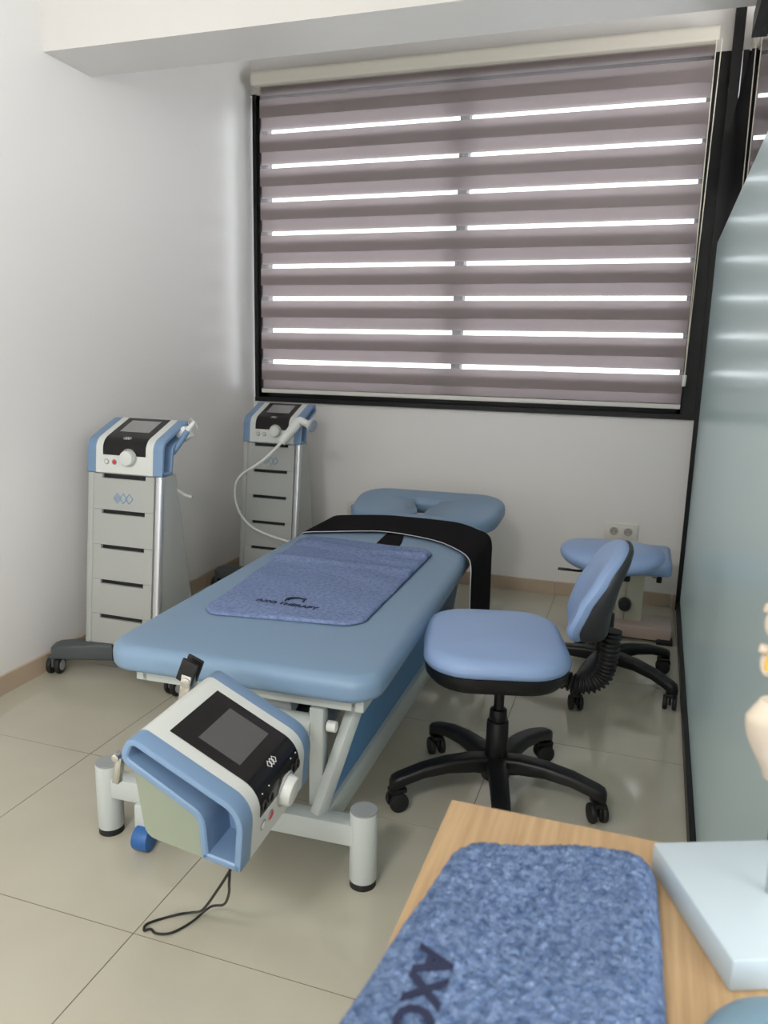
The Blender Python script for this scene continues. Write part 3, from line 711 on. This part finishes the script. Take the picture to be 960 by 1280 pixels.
# ------------------------------------------------------------------ desk corner in the foreground
dk = thing('desk', 'light oak desk corner in the lower right foreground', 'desk', (.165, .42, 0))
MB().box((.0, 0, .7475), (.67, .74, .025), bev=.0015).build('desktop', WOOD, dk)
for sx in (-1, 1): MB().box((sx*.30, -.02, .3675), (.025, .62, .735), bev=.001).build('side_panel', WOOD, dk)
MB().box((0, .20, .45), (.575, .018, .5), bev=.001).build('modesty_panel', WOOD, dk)
TZ = .7605
def wavd(x, y): return .0035*noise.noise(Vector((x*14, y*14, 5)))+.002*sin(x*30+y*11)
ft = cloth('towel', (-.140, .694, 0), (.052, .738, 0), (.064, .30, 0), (-.200, .30, 0), TZ, .030, .028, TERRY2, 230, 400, wavd, (.0036, 190), corner=.035)
tag(ft, 'folded blue terry towel with embroidered letters lying on the desk', 'towel')
hd = lambda x, y: TZ+.0012+.030+wavd(x, y)
lettering('AXO THERAPY', .040, (-.131, .520, 0), (.0, -1, 0), (1, .0, 0), hd, ft, zoff=.0028, off=.0011)
# lumbar spine model on its stand
C0 = Vector((.107, .598, 0)); uu = Vector((.922, .386, 0)); vv = Vector((-.386, .922, 0)); cc = C0+uu*.075+vv*.0765
sm = thing('spine_model', 'anatomical spine model on square white stand at the right edge of the desk', 'anatomical model', (cc.x, cc.y, TZ), math.radians(22.7))
SZ = .045
MB().box((0, 0, .015), (.152, .154, .030), bev=.003).build('stand_plate', mat('plate_white', C(172, 186, 194), .4), sm)
MB().cyl((0, 0, .030), (0, 0, .40), .004, n=14).build('stand_rod', CHROME, sm)
def vertebra(z, s, nm='vertebra'):
    q = MB(); loops = []
    for t, k in ((-1, 1.0), (-.8, 1.04), (-.3, .88), (.3, .88), (.8, 1.04), (1, 1.0)):
        loops.append([((.022*cos(b))*k*s, (.017*sin(b))*k*s, z+.0125*t*s) for b in [2*pi*i/24 for i in range(24)]])
    q.loft(loops)
    for sx in (-1, 1):
        q.tube([(sx*.010*s, .014*s, z), (sx*.018*s, .02*s, z+.002), (sx*.027*s, .024*s, z+.004)], lambda t: (.0075-.003*t)*s, 10, smooth=3)
        q.ell((sx*.016*s, .026*s, z-.012*s), (.007*s, .007*s, .014*s), u=12, v=8)
    q.tube([(0, .02*s, z), (0, .04*s, z-.006), (0, .055*s, z-.01)], lambda t: (.008-.002*t)*s, 10)
    return q.build(nm, BONE, sm)
# sacrum with flared wings
q = MB(); loops = []
for t in range(12):
    f = t/11; z = .108+SZ*.6+.085*f; wx = .010+.034*sin(min(1, f*1.15)*pi*.5)**1.3*(1 if f < .82 else 1-(f-.82)*1.6); wy = .008+.012*f
    loops.append([(wx*math.copysign(abs(cos(b))**.8, cos(b)), wy*sin(b)+.012*(1-f)-.01*f+.004*cos(2*b), z) for b in [2*pi*i/28 for i in range(28)]])
q.loft(loops); q.build('sacrum', BONE, sm)
for k in range(4):
    z = .230+SZ*.5+.037*k; vertebra(z, .92)
    MB().cyl((0, 0, z+.0125), (0, 0, z+.0235), .0205, n=24, bev=.003).build('disc', DISC, sm)
    for sx in (-1, 1):
        MB().tube([(sx*.008, .014, z+.016), (sx*.017, .012, z+.012), (sx*.024, .006, z-.002), (sx*.026, .004, z-.010)], lambda t: .0042-.001*t, 8, smooth=4).build('nerve_root', NERVE, sm)
# slate blue domed pad
dm = MB(); loops = []
for t in range(11):
    a = pi/2*t/10; loops.append([(.07*cos(a)**.7*cos(b) if t < 10 else .001*cos(b), .07*cos(a)**.7*sin(b) if t < 10 else .001*sin(b), .046*sin(a)) for b in [2*pi*i/40 for i in range(40)]])
dm.loft(loops); dmo = dm.build('massage_dome', DOME); dmo.location = (.143, .512, TZ+.0003)
tag(dmo, 'smooth slate blue domed pad on the desk at the bottom edge', 'pad')

# unseen ceiling panel added as fill light behind the photographer
def ceiling_fill_panel(x, y, label):
    c = thing('ceiling_fill', label, 'fill light', (x, y, ZC)); 
    MB().box((0, 0, -.012), (.64, .64, .024), bev=.003).build('frame', WHITEP, c)
    em = bpy.data.materials.get('fill_diffuser')
    if not em:
        em = bpy.data.materials.new('fill_diffuser'); em.use_nodes = True; b = em.node_tree.nodes['Principled BSDF']
        b.inputs['Emission Color'].default_value = (1, .97, .93, 1); b.inputs['Emission Strength'].default_value = 1.0
    MB().box((0, 0, -.026), (.59, .59, .004)).build('diffuser', em, c)
    l = area('ceiling_fill_lamp', (0, 0, -.03), (0, 0, 0), .58, .58, 82, (1, .975, .94)); l.parent = c
ceiling_fill_panel(-.7, -1.6, 'added unseen square ceiling fill panel behind the photographer')
